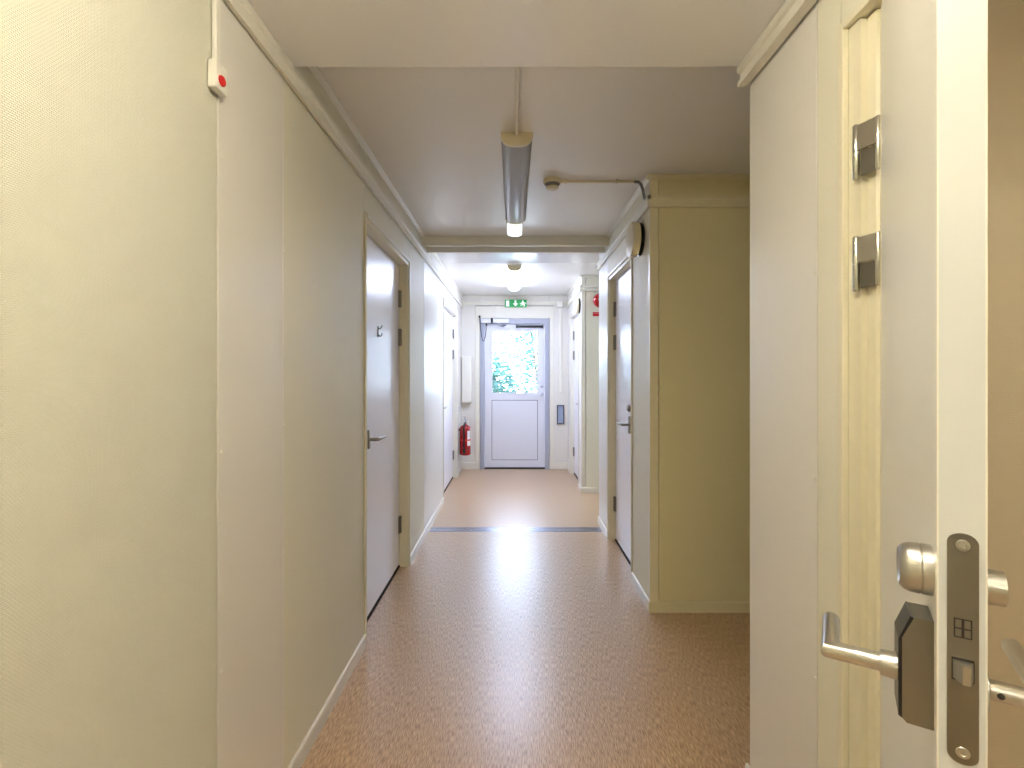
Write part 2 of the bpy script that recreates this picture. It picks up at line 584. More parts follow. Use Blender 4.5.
run('baseboard_left', 'cream baseboard along the left wall', 'baseboard', BP,
    [('x', XL, 1, YB, DL0 - 0.001), ('x', XL, 1, DL1 + 0.001, EL0 - 0.001), ('x', XL, 1, EL1 + 0.001, YE)], 'base')
run('baseboard_right', 'cream baseboard under the wall beside the open door', 'baseboard', BP,
    [('x', XR, -1, N1 + 0.001, Y1 + 0.011), ('x', XR, -1, YB, N0)], 'base')
run('baseboard_middle', 'cream baseboard around the wall block between the side passages', 'baseboard', BP,
    [('x', XR, -1, PA1 - 0.011, RD0 - 0.001), ('x', XR, -1, RD1 + 0.001, PB0 + 0.011), ('y', PA1 - 0.004, -1, XR - 0.011, XO, 'trim_warm'), ('y', PB0, 1, XR - 0.011, XO)], 'base')
run('baseboard_far', 'cream baseboard around the wall block next to the exit door', 'baseboard', BP,
    [('x', XR, -1, PB1 - 0.011, FD0 - 0.001), ('x', XR, -1, FD1 + 0.001, YE), ('y', PB1 - 0.004, -1, XR - 0.011, XO)], 'base')
run('baseboard_end', 'white baseboard either side of the exit door', 'baseboard', [(u * 1.2, v * 1.6) for u, v in BP],
    [('y', YE, -1, XL + 0.011, EX0 - 0.006), ('y', YE, -1, EX1 + 0.006, XR - 0.011)], 'base')

TP = [(0.004, T0), (0.018, T0), (0.018, 2.316), (0.014, 2.319), (0.014, 2.341), (0.019, 2.346), (0.019, T1 - 0.001), (0, T1 - 0.001), (0, T0 + 0.03), (0.004, T0 + 0.03)]
CP = [(0, H), (0.022, H), (0.022, H - 0.006), (0.012, H - 0.014), (0.006, H - 0.022), (0, H - 0.022)]
run('trim_3', 'grooved cream cover moulding along the left wall under the ceiling', 'moulding', TP, [('x', XL, 1, YB, YE)], 'trim')
run('trim_4', 'thick cream moulding ending above the wall corner by the open door', 'moulding', [(u * 2.1, v) for u, v in TP],
    [('x', XR, -1, YB, Y1 + 0.004)], 'trim')
run('trim_5', 'cream cover moulding around the wall block with the lever lock door', 'moulding', TP,
    [('x', XR, -1, PA1 - 0.019, PB0 + 0.03), ('y', PA1, -1, XR - 0.019, XO, 'trim_warm'), ('y', PB0, 1, XR - 0.019, XO)], 'trim')
run('trim_6', 'cream cover moulding around the wall block next to the exit door', 'moulding', TP,
    [('x', XR, -1, PB1 - 0.019, YE), ('y', PB1, -1, XR - 0.019, XO)], 'trim')
run('trim_7', 'cream cover moulding across the end wall above the exit door', 'moulding', [(u, v + 0.036) for u, v in TP], [('y', YE, -1, XL + 0.02, XR - 0.02)], 'trim')
run('trim_8', 'small cove moulding where the left wall meets the ceiling', 'moulding', CP,
    [('x', XL, 1, Y1, 4.069), ('x', XL, 1, 4.301, YE)], 'trim')
run('trim_9', 'small cove moulding at the ceiling around the right wall block', 'moulding', CP,
    [('x', XR, -1, PA1 - 0.022, 4.069), ('x', XR, -1, 4.301, PB0), ('y', PA1 - 0.004, -1, XR - 0.022, XO, 'trim_warm')], 'trim')
run('trim_10', 'small cove moulding at the ceiling of the end wall', 'moulding', CP,
    [('y', YE, -1, XL, XR), ('x', XR, -1, PB1, YE), ('y', PB1 - 0.004, -1, XR, XO)], 'trim')


# ------------------------------------------------------------------ doors in the side walls
def add_hinge(parent, p, ux, uy, h=0.12):
    """barrel hinge at p; ux points out of the wall, uy towards the leaf"""
    p, ux, uy = Vector(p), Vector(ux), Vector(uy)
    kn = obj('hinge', B_hinge(p, h), 'hinge_dull', parent, True)
    for s, z0, z1 in ((1, -h / 2, h / 2), (-1, -h / 2, h / 2)):
        b = B()
        a = p - ux * 0.006
        q = a + uy * s * 0.03 - ux * 0.003
        lo = Vector((min(a.x, q.x), min(a.y, q.y), p.z + z0))
        hi = Vector((max(a.x, q.x), max(a.y, q.y), p.z + z1))
        box(b, lo.x, hi.x, lo.y, hi.y, lo.z, hi.z)
        obj('hinge_plate', b, 'hinge_dull', kn)


def B_hinge(p, h, r=0.0085):
    b = B()
    lathe(b, (p[0], p[1], p[2] - h / 2), (0, 0, 1),
          [(0, r * 0.7), (0.003, r), (h / 2 - 0.0012, r), (h / 2 - 0.0011, r * 0.8), (h / 2 + 0.0011, r * 0.8),
           (h / 2 + 0.0012, r), (h - 0.003, r), (h, r * 0.7)], 14)
    return b


def lever_set(parent, p, n, d, m='steel', plate=(0.035, 0.17), neck=0.05, length=0.115, dark=False):
    """p on the leaf face; n outward normal; d direction of the lever (horizontal)"""
    p, n, d = Vector(p), Vector(n), Vector(d)
    hw, hh = plate[0] / 2, plate[1] / 2
    e = 0.009
    lo = p - d * hw + Vector((0, 0, -hh))
    hi = p + d * hw + n * e + Vector((0, 0, hh))
    pl = bx(min(lo.x, hi.x), max(lo.x, hi.x), min(lo.y, hi.y), max(lo.y, hi.y), lo.z, hi.z, bevel=0.004)
    hd = obj('handle_plate', pl, 'steel_dark' if dark else m, parent, True)
    obj('lever', tube(B(), [p + n * e, p + n * (neck - 0.012), p + n * (neck - 0.003) + d * 0.003, p + n * neck + d * 0.012,
                            p + n * neck + d * length * 0.6, p + n * neck + d * length], 0.0095, 12), m, hd, True)


def side_door(name, label, x, s, y0, y1, group=None, handle=True, plate=(0.035, 0.17), cylinder=False, hook=False, dark=False, rec=0.06, back=0.1, jm='jamb'):
    """door closed in a wall at x; s = +1 when the room-side normal of the wall points to -x (right wall), -1 for the left"""
    t = thing(name, label, 'door', (x, (y0 + y1) / 2, 0), kind='structure', group=group)
    X = lambda d: x + s * d          # d: depth into the wall

    def bb(d0, d1, a0, a1, z0, z1, **k):
        return bx(min(X(d0), X(d1)), max(X(d0), X(d1)), a0, a1, z0, z1, **k)
    jw = 0.038
    fr = obj('door_frame', bb(-0.001, 0.13, y0 + 0.001, y0 + jw, 0, DH), jm, t)
    obj('jamb', bb(-0.001, 0.13, y1 - jw, y1 - 0.001, 0, DH), jm, fr)
    obj('head_jamb', bb(-0.001, 0.13, y0 + jw, y1 - jw, DH - jw, DH - 0.001), jm, fr)
    # raised lip round the opening
    lw, lp = 0.014, 0.009
    obj('frame_lip', bb(-lp, -0.001, y0 - 0.004, y0 + lw, 0, DH + 0.006, bevel=0.002, seg=1), jm, fr)
    obj('frame_lip', bb(-lp, -0.001, y1 - lw, y1 + 0.004, 0, DH + 0.006, bevel=0.002, seg=1), jm, fr)
    obj('frame_lip', bb(-lp * 1.4, -0.001, y0 + lw, y1 - lw, DH - lw, DH + 0.006, bevel=0.002, seg=1), 'trim', fr)
    # door stop and leaf
    lf = obj('door_leaf', bb(rec, rec + 0.04, y0 + jw + 0.003, y1 - jw - 0.003, 0.022, DH - jw - 0.004, bevel=0.0015, seg=1), 'leaf', t)
    obj('door_sill', bb(rec - 0.004, 0.13, y0 + jw, y1 - jw, 0, 0.012), 'gap', t)
    yh = y1 - jw - 0.004
    for z in (0.30, 1.61, 1.88):
        add_hinge(t, (X(rec - 0.009), yh, z), (-s, 0, 0), (0, -1, 0))
    n, d = (-s, 0, 0), (0, 1, 0)
    yl = y0 + back
    if handle:
        lever_set(t, (X(rec), yl, 0.992), n, d, m='steel_dark' if dark else 'steel', plate=plate, dark=dark, neck=0.055, length=0.13)
    if cylinder:
        cy = obj('lock_cylinder', lathe(B(), (X(rec), yl, 1.11), n, [(0, 0.026), (0.012, 0.026), (0.017, 0.022), (0.02, 0.016), (0.021, 0.002)], 20), 'steel_dark' if dark else 'steel', t, True)
    if hook:
        yy = y0 + 0.44 * (y1 - y0)
        z = 1.60
        hk = obj('coat_hook', bb(rec - 0.004, rec, yy - 0.008, yy + 0.008, z - 0.03, z + 0.035, bevel=0.0015, seg=1), 'steel_dark', t)
        obj('hook_prong', tube(B(), [(X(rec - 0.004), yy, z + 0.02), (X(rec - 0.014), yy, z + 0.02), (X(rec - 0.022), yy, z + 0.032), (X(rec - 0.024), yy, z + 0.04)], 0.0035, 8), 'steel_dark', hk, True)
        obj('hook_prong', tube(B(), [(X(rec - 0.004), yy, z - 0.015), (X(rec - 0.014), yy, z - 0.026), (X(rec - 0.022), yy, z - 0.018), (X(rec - 0.024), yy, z - 0.006)], 0.0035, 8), 'steel_dark', hk, True)
    return t


side_door('door_1', 'closed glossy cream door in the left wall, with a small coat hook and lever handle', XL, -1, DL0, DL1, hook=True, plate=(0.03, 0.105), dark=True, back=0.27)
side_door('door_2', 'closed cream door in the left wall just before the fire extinguisher', XL, -1, EL0, EL1, rec=0.05, jm='trim')
side_door('door_3', 'closed cream door with dark steel lever and lock cylinder under round air vent', XR, 1, RD0, RD1, cylinder=True, plate=(0.05, 0.125), dark=True, rec=0.05, back=0.29)
side_door('door_4', 'closed white door in the right wall beside the exit door', XR, 1, FD0, FD1, rec=0.05, jm='trim')

# ------------------------------------------------------------------ the open door beside the camera
nd = thing('door_5', 'open cream door with brushed steel lever, lock plate on its edge and two shiny hinges', 'door', (XR, 1.0, 0), kind='structure')
fr = obj('door_frame', bx(XR + 0.005, XR + 0.10, N1 - 0.060, N1 - 0.0205, 0, DN - 0.022), 'jamb', nd)
obj('jamb_lip', bx(XR - 0.010, XR + 0.006, N1 - 0.020, N1 - 0.001, 0, DN, bevel=0.002), 'jamb', fr)
obj('jamb_rebate', bx(XR + 0.020, XR + 0.10, N1 - 0.088, N1 - 0.0605, 0, DN - 0.022, bevel=0.001, seg=1), 'jamb', fr)
obj('jamb', bx(XR - 0.001, XR + 0.10, N0 + 0.001, N0 + 0.05, 0, DN), 'jamb', fr)
obj('head_jamb', bx(XR + 0.030, XR + 0.10, N0 + 0.05, N1 - 0.0885, DN - 0.05, DN - 0.001), 'jamb', fr)
obj('head_lip', bx(XR - 0.010, XR + 0.030, N0 + 0.05, N1 - 0.0205, DN - 0.020, DN - 0.001, bevel=0.002), 'jamb', fr)

HP = Vector((0.802, 1.092))            # hinge pin line
ANG, LW, LT = math.radians(32.9), 0.731, 0.036
sn, cs = math.sin(ANG), math.cos(ANG)
MD = Matrix.Translation((HP.x, HP.y, 0)) @ Matrix.Rotation(math.atan2(-cs, -sn), 4, 'Z')
# local frame: +x along the leaf away from the hinges, -y towards the corridor face, +y room face
lf = obj('door_leaf', bx(0.012, LW - 0.0015, 0.0015, LT - 0.0015, 0.012, 2.14), 'near_leaf', nd, M4=MD)
obj('face_sheet', bx(0.02, LW, 0, 0.0015, 0.012, 2.14), 'near_leaf', lf, M4=MD)
obj('face_sheet', bx(0.012, LW, LT - 0.0015, LT, 0.012, 2.14), 'near_leaf', lf, M4=MD)
obj('edge_band', bx(LW - 0.0015, LW + 0.0004, 0.0015, LT - 0.0015, 0.012, 2.14), 'edge', lf, M4=MD)
obj('hinge_bead', bx(0.004, 0.02, -0.001, 0.006, 0.012, 2.14, bevel=0.0015), 'jamb', lf, M4=MD)

KA, KB = Vector((0.7755, 1.131)), Vector((0.7915, 1.085))     # frame knuckle, leaf knuckle
kd = (KB - KA).normalized()
MK = Matrix.Translation((KA.x, KA.y, 0)) @ Matrix.Rotation(math.atan2(kd.y, kd.x), 4, 'Z')
kl = (KB - KA).length
for z in (0.28, 1.60, 1.852):
    hg = obj('hinge', B_hinge((KA.x, KA.y, z), 0.124, 0.0075), 'hinge', nd, True)
    obj('hinge_knuckle', B_hinge((KB.x, KB.y, z + 0.002), 0.116, 0.006), 'hinge', hg, True)
    obj('hinge_plate', bx(0.004, kl - 0.003, -0.005, -0.002, z + 0.001, z + 0.058), 'hinge', hg, M4=MK)
    obj('hinge_plate', bx(0.010, kl - 0.003, 0.000, 0.003, z - 0.056, z - 0.001), 'steel_dark', hg, M4=MK)

# lock face plate in the edge of the leaf
ZF0, ZF1 = 0.986, 1.2015
yc = LT / 2 + 0.0005


def rounded_plate(bm, x0, x1, cy, w, z0, z1, n=10):
    r = w / 2
    pts = []
    for i in range(n + 1):
        a = math.pi * i / n
        pts.append((cy + r * math.cos(a), z1 - r * 0.8 + r * 0.8 * math.sin(a)))
    for i in range(n + 1):
        a = math.pi + math.pi * i / n
        pts.append((cy + r * math.cos(a), z0 + r * 0.8 + r * 0.8 * math.sin(a)))
    return prism(bm, pts, lambda u, v: (x0, u, v), lambda u, v: (x1, u, v))


fp = obj('lock_faceplate', rounded_plate(B(), LW + 0.0004, LW + 0.0024, yc, 0.0225, ZF0, ZF1), 'steel_dark', nd, M4=MD)
for z in (ZF1 - 0.011, ZF0 + 0.011):
    obj('screw', lathe(B(), (LW + 0.0024, yc, z), (1, 0, 0), [(0, 0.0055), (0.0008, 0.005), (0.001, 0.0028), (-0.0005 + 0.0006, 0.0022)], 16), 'steel', fp, True, M4=MD)
for (a0, a1, b0, b1) in ((-0.0065, -0.0055, 0, 0.018), (0.0055, 0.0065, 0, 0.018), (-0.0065, 0.0065, 0, 0.001), (-0.0065, 0.0065, 0.017, 0.018),
                         (-0.001, 0.001, 0, 0.018), (-0.0055, 0.0055, 0.0082, 0.0092)):
    obj('deadbolt_slot', bx(LW + 0.0024, LW + 0.0028, yc + a0, yc + a1, 1.104 + b0, 1.104 + b1), 'gap', fp, M4=MD)
b = B()
prism(b, [(0, -0.0075), (0.012, -0.002), (0.012, 0.0035), (0, 0.0075)],
      lambda u, v: (LW + 0.0024 + u, yc + v, 1.066), lambda u, v: (LW + 0.0024 + u, yc + v, 1.083))
obj('latch_bolt', b, 'steel', fp, M4=MD)
obj('latch_opening', bx(LW + 0.0024, LW + 0.003, yc - 0.008, yc + 0.008, 1.064, 1.085), 'gap', fp, M4=MD)

# corridor-side lock cylinder and lever
XC = LW - 0.034
obj('lock_cylinder', lathe(B(), (XC, 0, 1.152), (0, -1, 0), [(0, 0.025), (0.008, 0.025), (0.009, 0.0242), (0.010, 0.025), (0.018, 0.0245), (0.023, 0.0225), (0.026, 0.019), (0.0265, 0.0185), (0.024, 0.015), (0.024, 0.001)], 32), 'steel', nd, True, M4=MD)
b = B()
hz0, hz1, px0, px1, dp = 1.000, 1.107, LW - 0.056, LW - 0.015, 0.025
poly = [(0, hz0), (0, hz1), (-dp * 0.62, hz1), (-dp, hz1 - 0.022), (-dp, hz0 + 0.004), (-dp + 0.004, hz0)]
prism(b, poly, lambda u, v: (px0, u, v), lambda u, v: (px1, u, v))
hp = obj('handle_plate', b, 'steel_dark', nd, M4=MD)
b = B()
poly = [(-dp * 0.62, hz1), (-dp, hz1 - 0.022), (-dp, hz0 + 0.004), (-dp - 0.003, hz0 + 0.006), (-dp - 0.003, hz1 - 0.024), (-dp * 0.62 - 0.003, hz1 + 0.001)]
prism(b, poly, lambda u, v: (px0 + 0.001, u, v), lambda u, v: (px1 + 0.0006, u, v))
obj('reader_cover', b, 'black', hp, M4=MD)
ZL, XN = 1.046, LW - 0.034
obj('lever_collar', lathe(B(), (XN, -dp - 0.003, ZL), (0, -1, 0), [(0, 0.0135), (0.014, 0.0125), (0.0145, 0.0095)], 24), 'steel', hp, True, M4=MD)
NE = 0.086


def mitre_lever(bm, x, y0, y1, z, length, r=0.0092, seg=20):
    """round bar going out to y1, then square round a mitred corner towards the hinges"""
    r0, r1, r2 = [], [], []
    for i in range(seg):
        a = 2 * math.pi * i / seg
        u, w = r * math.cos(a), r * math.sin(a)
        sgn = 1 if y1 > y0 else -1
        r0.append((x + u, y0, z + w))
        r1.append((x + u, y1 + u * sgn, z + w))
        r2.append((x - length, y1 + u * sgn, z + w))
    loft(bm, [r0, r1, r2])
    return bm


obj('lever', mitre_lever(B(), XN, -dp - 0.017, -NE, ZL, 0.080), 'steel', hp, True, M4=MD)
# room-side cylinder and lever
obj('lock_cylinder', lathe(B(), (XC, LT, 1.145), (0, 1, 0), [(0, 0.0165), (0.0175, 0.0165), (0.018, 0.016), (0.020, 0.001)], 28), 'steel', nd, True, M4=MD)
rs = obj('rosette', lathe(B(), (XN, LT, ZL), (0, 1, 0), [(0, 0.022), (0.004, 0.022), (0.005, 0.020), (0.005, 0.009)], 28), 'steel', nd, True, M4=MD)
obj('lever', mitre_lever(B(), XN, LT + 0.005, LT + 0.048, ZL, 0.115), 'steel', rs, True, M4=MD)
obj('screw', lathe(B(), (XN + 0.009, LT + 0.014, ZL), (1, 0, 0), [(0, 0.003), (0.0012, 0.0028), (0.0013, 0.001)], 10), 'gap', rs, True, M4=MD)

# ------------------------------------------------------------------ exit door in the end wall
ed = thing('door_6', 'white exit door with a large window, grey frame and door closer', 'door', (0, YE, 0), kind='structure')
D0, D1, DZ = -0.408, 0.45, 2.07
fr = obj('door_frame', bx(EX0 + 0.001, D0 - 0.003, YE - 0.004, YE + 0.12, 0, EZ), 'alu_grey', ed)
obj('jamb', bx(D1 + 0.003, EX1 - 0.001, YE - 0.004, YE + 0.12, 0, EZ), 'alu_grey', fr)
obj('head_jamb', bx(D0 - 0.003, D1 + 0.003, YE - 0.004, YE + 0.12, DZ + 0.003, EZ), 'alu_grey', fr)
obj('jamb_bead', bx(EX0 + 0.002, EX0 + 0.022, YE - 0.018, YE - 0.004, 0, EZ), 'alu_grey', fr)
obj('jamb_bead', bx(EX1 - 0.022, EX1 - 0.002, YE - 0.018, YE - 0.004, 0, EZ), 'alu_grey', fr)
obj('door_sill', bx(EX0 + 0.001, EX1 - 0.001, YE + 0.0, YE + 0.16, 0.0, 0.016), 'gap', fr)
G0, G1, GZ0, GZ1 = -0.311, 0.351, 1.077, 1.974
P0, P1, PZ0, PZ1 = -0.315, 0.355, 0.126, 0.98
ya, yb = YE + 0.03, YE + 0.085
lf = obj('door_leaf', bx(D0, G0, ya, yb, 0.02, DZ), 'alu', ed)
obj('stile', bx(G1, D1, ya, yb, 0.02, DZ), 'alu', lf)
obj('rail', bx(G0, G1, ya, yb, GZ1, DZ), 'alu', lf)
obj('rail', bx(G0, G1, ya, yb, PZ1 + 0.004, GZ0), 'alu', lf)
obj('rail', bx(G0, G1, ya, yb, 0.02, PZ0 - 0.004), 'alu', lf)
obj('lower_panel', bx(G0, G1, ya + 0.006, yb - 0.006, PZ0 - 0.004, PZ1 + 0.004), 'frame_grey', lf)
obj('lower_panel', bx(G0 + 0.007, G1 - 0.007, ya - 0.001, ya + 0.006, PZ0 + 0.004, PZ1 - 0.004, bevel=0.002, seg=1), 'alu', lf)
for a in ((G0, G0 + 0.012, GZ0, GZ1), (G1 - 0.012, G1, GZ0, GZ1), (G0 + 0.012, G1 - 0.012, GZ0, GZ0 + 0.012), (G0 + 0.012, G1 - 0.012, GZ1 - 0.012, GZ1)):
    obj('glazing_bead', bx(a[0], a[1], ya - 0.006, ya + 0.012, a[2], a[3], bevel=0.002, seg=1), 'alu', lf)
obj('window_pane', bx(G0, G1, ya + 0.025, ya + 0.031, GZ0, GZ1), 'glass', lf)
# handle and cylinder
hd = obj('handle_plate', lathe(B(), (0.405, ya, 1.065), (0, -1, 0), [(0, 0.026), (0.008, 0.026), (0.01, 0.022)], 20), 'alu_grey', ed, True)
obj('lever', tube(B(), [(0.405, ya - 0.01, 1.065), (0.405, ya - 0.045, 1.065), (0.39, ya - 0.055, 1.065), (0.27, ya - 0.055, 1.062)], 0.010, 10), 'alu', hd, True)
obj('lock_cylinder', lathe(B(), (0.408, ya, 1.185), (0, -1, 0), [(0, 0.022), (0.01, 0.022), (0.013, 0.015)], 18), 'alu_grey', ed, True)
# closer: rail on the leaf, arm, drive box on the frame, cable loop
rl = obj('closer_rail', bx(0.055, 0.415, ya - 0.03, ya, 2.022, 2.052, bevel=0.003), 'black', ed)
obj('closer_end_cap', bx(0.040, 0.062, ya - 0.034, ya, 2.016, 2.058, bevel=0.003), 'black', rl)
obj('closer_end_cap', bx(0.405, 0.425, ya - 0.034, ya, 2.014, 2.056, bevel=0.003), 'black', rl)
bxx = obj('closer_body', bx(-0.46, -0.06, YE - 0.055, YE - 0.018, 2.082, 2.142, bevel=0.004), 'alu', ed)
obj('closer_clip', bx(-0.318, -0.288, YE - 0.062, YE - 0.018, 2.082, 2.150, bevel=0.002, seg=1), 'black', bxx)
obj('closer_arm', tube(B(), [(-0.23, YE - 0.04, 2.08), (-0.16, YE - 0.04, 2.045), (-0.13, YE - 0.03, 2.03)], 0.012, 8), 'alu_grey', bxx, True)
obj('closer_arm', tube(B(), [(-0.18, YE - 0.045, 2.035), (-0.125, YE - 0.045, 2.05), (-0.10, YE - 0.045, 2.046)], 0.009, 8), 'frame_grey', bxx, True)
pts = []
for i in range(25):
    t = i / 24
    x = -0.478 + 0.095 * t
    z = 2.17 - 0.10 * t - 0.29 * (math.sin(math.pi * t) ** 0.7) if 0 < t < 1 else 2.17 - 0.10 * t
    pts.append((x, YE - 0.03 + 0.04 * t, z))
cl = obj('cable_loop', tube(B(), pts, 0.006, 8), 'frame_grey', ed, True)
obj('cable_gland', bx(-0.490, -0.466, YE - 0.05, YE - 0.018, 2.160, 2.185, bevel=0.003), 'black', cl)
obj('cable_gland', bx(-0.394, -0.372, YE - 0.022, YE + 0.03, 2.052, 2.075, bevel=0.003), 'black', cl)
# header casing over the door
hc = obj('header_casing', bx(-0.535, 0.57, YE - 0.016, YE, EZ + 0.006, T0 + 0.024), 'trim', ed)
obj('dark_strip', bx(-0.54, 0.575, YE - 0.008, YE - 0.0005, T0 + 0.024, T0 + 0.031), 'frame_grey', hc)  # dark grey strip along the top of the header casing

# ------------------------------------------------------------------ exit sign
ex = thing('exit_sign', 'green emergency exit sign with door, down arrow and running man above exit door', 'sign', (0.04, YE - 0.03, 2.30))
sx0, sx1, sz0, sz1 = -0.120, 0.191, 2.302, 2.410
ys = YE - 0.062
obj('sign_housing', bx(sx0 - 0.004, sx1 + 0.004, ys + 0.002, YE - 0.0195, sz0 - 0.004, sz1 + 0.004, bevel=0.003), 'white_plastic', ex)
fc = obj('sign_face', bx(sx0, sx1, ys, ys + 0.002, sz0, sz1), 'green', ex)


def picto(polys, name):
    b = B()
    for poly in polys:
        prism(b, poly, lambda u, v: (sx0 + u * 0.311, ys - 0.0012, sz0 + v * 0.108), lambda u, v: (sx0 + u * 0.311, ys, sz0 + v * 0.108))
    obj(name, b, 'sign_white', fc)


picto([[(0.06, 0.12), (0.20, 0.12), (0.20, 0.88), (0.06, 0.88)]], 'door_pictogram')
picto([[(0.445, 0.9), (0.445, 0.5), (0.37, 0.5), (0.485, 0.12), (0.60, 0.5), (0.525, 0.5), (0.525, 0.9)]], 'arrow_pictogram')
man = [[(0.82 + 0.032 * math.cos(i * math.pi / 5), 0.83 + 0.09 * math.sin(i * math.pi / 5)) for i in range(10)],
       [(0.78, 0.70), (0.85, 0.74), (0.87, 0.42), (0.80, 0.38)],
       [(0.78, 0.70), (0.80, 0.62), (0.75, 0.52), (0.70, 0.56), (0.68, 0.50), (0.76, 0.44), (0.81, 0.56)],
       [(0.85, 0.72), (0.93, 0.55), (0.97, 0.57), (0.98, 0.5), (0.92, 0.46), (0.86, 0.58)],
       [(0.80, 0.40), (0.85, 0.40), (0.80, 0.26), (0.72, 0.24), (0.71, 0.32), (0.77, 0.33)],
       [(0.82, 0.42), (0.87, 0.42), (0.92, 0.28), (0.89, 0.10), (0.85, 0.10), (0.87, 0.27)]]
picto(man, 'running_man_pictogram')

# ------------------------------------------------------------------ things on the end wall and far left
pc = thing('wall_cabinet', 'narrow white wall cabinet hung above the red fire extinguisher', 'cabinet', (-0.66, YE, 0.945))
obj('cabinet_body', bx(-0.732, -0.592, YE - 0.07, YE - 0.001, 0.95, 1.602, bevel=0.003), 'white_plastic', pc)
obj('cabinet_door', bx(-0.728, -0.596, YE - 0.078, YE - 0.0705, 0.956, 1.596, bevel=0.003), 'white_plastic', pc)

FE = Vector((-0.655, 6.80, 0.255))
fe = thing('fire_extinguisher', 'red fire extinguisher with black hose and white label hanging by the exit door', 'fire extinguisher', FE)
r = 0.076
obj('cylinder', lathe(B(), FE, (0, 0, 1), [(0, 0.052), (0.004, 0.066), (0.012, 0.074), (0.03, r), (0.35, r), (0.375, 0.072), (0.395, 0.058), (0.408, 0.036), (0.415, 0.02), (0.43, 0.018)], 32), 'red', fe, True)
vb = obj('valve', lathe(B(), FE + Vector((0, 0, 0.428)), (0, 0, 1), [(0, 0.018), (0.01, 0.02), (0.04, 0.02), (0.05, 0.012)], 16), 'alu_grey', fe, True)
obj('grip', tube(B(), [FE + Vector((0, 0.02, 0.465)), FE + Vector((0.0, -0.06, 0.475)), FE + Vector((0.0, -0.13, 0.455))], 0.009, 8), 'alu_grey', vb, True)
obj('squeeze_lever', tube(B(), [FE + Vector((0, 0.01, 0.48)), FE + Vector((0.0, -0.06, 0.515)), FE + Vector((0.0, -0.14, 0.53))], 0.008, 8), 'alu_grey', vb, True)
obj('gauge', lathe(B(), FE + Vector((0.02, 0, 0.448)), (1, -0.3, 0), [(0, 0.008), (0.014, 0.016), (0.026, 0.016)], 14), 'white_plastic', vb, True)
obj('hose', tube(B(), [FE + Vector(p) for p in ((0, -0.02, 0.445), (-0.004, -0.055, 0.43), (-0.006, -0.092, 0.38), (-0.006, -0.098, 0.25), (-0.006, -0.098, 0.12), (-0.004, -0.096, 0.09))], 0.012, 10), 'black', fe, True)
obj('nozzle', lathe(B(), FE + Vector((-0.004, -0.096, 0.095)), (0, 0, -1), [(0, 0.012), (0.03, 0.018), (0.06, 0.02)], 14), 'black', fe, True)
b = B()
rings = [[], []]
n = 10
for z, k in ((0.13, 0), (0.335, 1)):
    for i in range(n + 1):
        a = math.radians(-62 + 46 * i / n)
        rings[k].append(FE + Vector(((r + 0.0008) * math.cos(a), (r + 0.0008) * math.sin(a), z)))
va = [b.verts.new(p) for p in rings[0]]
vb2 = [b.verts.new(p) for p in rings[1]]
for i in range(n):
    b.faces.new((va[i], va[i + 1], vb2[i + 1], vb2[i]))
obj('label', b, 'print', fe, True)
obj('wall_bracket', bx(XL + 0.001, FE.x - r + 0.002, FE.y - 0.02, FE.y + 0.02, FE.z + 0.33, FE.z + 0.36), 'black', fe)
obj('strap', lathe(B(), FE + Vector((0, 0, 0.20)), (0, 0, 1), [(0, r + 0.001), (0.001, r + 0.002), (0.019, r + 0.002), (0.02, r + 0.001)], 32), 'red_matte', fe, True)

sw = thing('wall_notice', 'slim white sign strip with pink print on left wall above extinguisher', 'sign', (XL, 6.62, 1.5))
obj('plate', bx(XL + 0.0005, XL + 0.004, 6.625, 6.70, 1.50, 1.70), 'white_plastic', sw)
obj('print', bx(XL + 0.004, XL + 0.0045, 6.635, 6.69, 1.52, 1.68), mat('pink_print', (226, 176, 190), 0.5), sw)
ls = thing('light_switch', 'small pale wall switch on the left wall over the extinguisher', 'switch', (XL, 6.66, 0.9))
obj('back_box', bx(XL + 0.0005, XL + 0.012, 6.62, 6.70, 0.84, 0.94, bevel=0.002), 'white_plastic', ls)
obj('rocker', bx(XL + 0.012, XL + 0.016, 6.632, 6.688, 0.855, 0.925, bevel=0.0015), 'blue_grey', ls)

ip = thing('access_panel', 'small blue-grey panel in a dark frame right of the exit door', 'wall panel', (0.68, YE, 0.64))
x0, x1, z0, z1 = 0.622, 0.725, 0.645, 0.915
for a in ((x0, x0 + 0.014, z0, z1), (x1 - 0.014, x1, z0, z1), (x0 + 0.014, x1 - 0.014, z0, z0 + 0.014), (x0 + 0.014, x1 - 0.014, z1 - 0.014, z1)):
    obj('frame', bx(a[0], a[1], YE - 0.022, YE - 0.001, a[2], a[3]), 'frame_grey', ip)
obj('face', bx(x0 + 0.014, x1 - 0.014, YE - 0.012, YE - 0.001, z0 + 0.014, z1 - 0.014), 'blue_grey', ip)

jb = thing('junction_box', 'small white junction box with cable duct on the end wall near the ceiling', 'junction box', (0.66, YE, 1.1))
obj('box', bx(0.615, 0.70, YE - 0.055, YE - 0.0205, 2.305, 2.395, bevel=0.004), 'white_plastic', jb)
obj('cable_duct', bx(0.648, 0.690, YE - 0.022, YE - 0.001, 1.10, 2.296, bevel=0.003), 'white_plastic', jb)
obj('cable_duct', bx(0.36, 0.614, YE - 0.03, YE - 0.0200, 2.375, 2.392), 'white_plastic', jb)

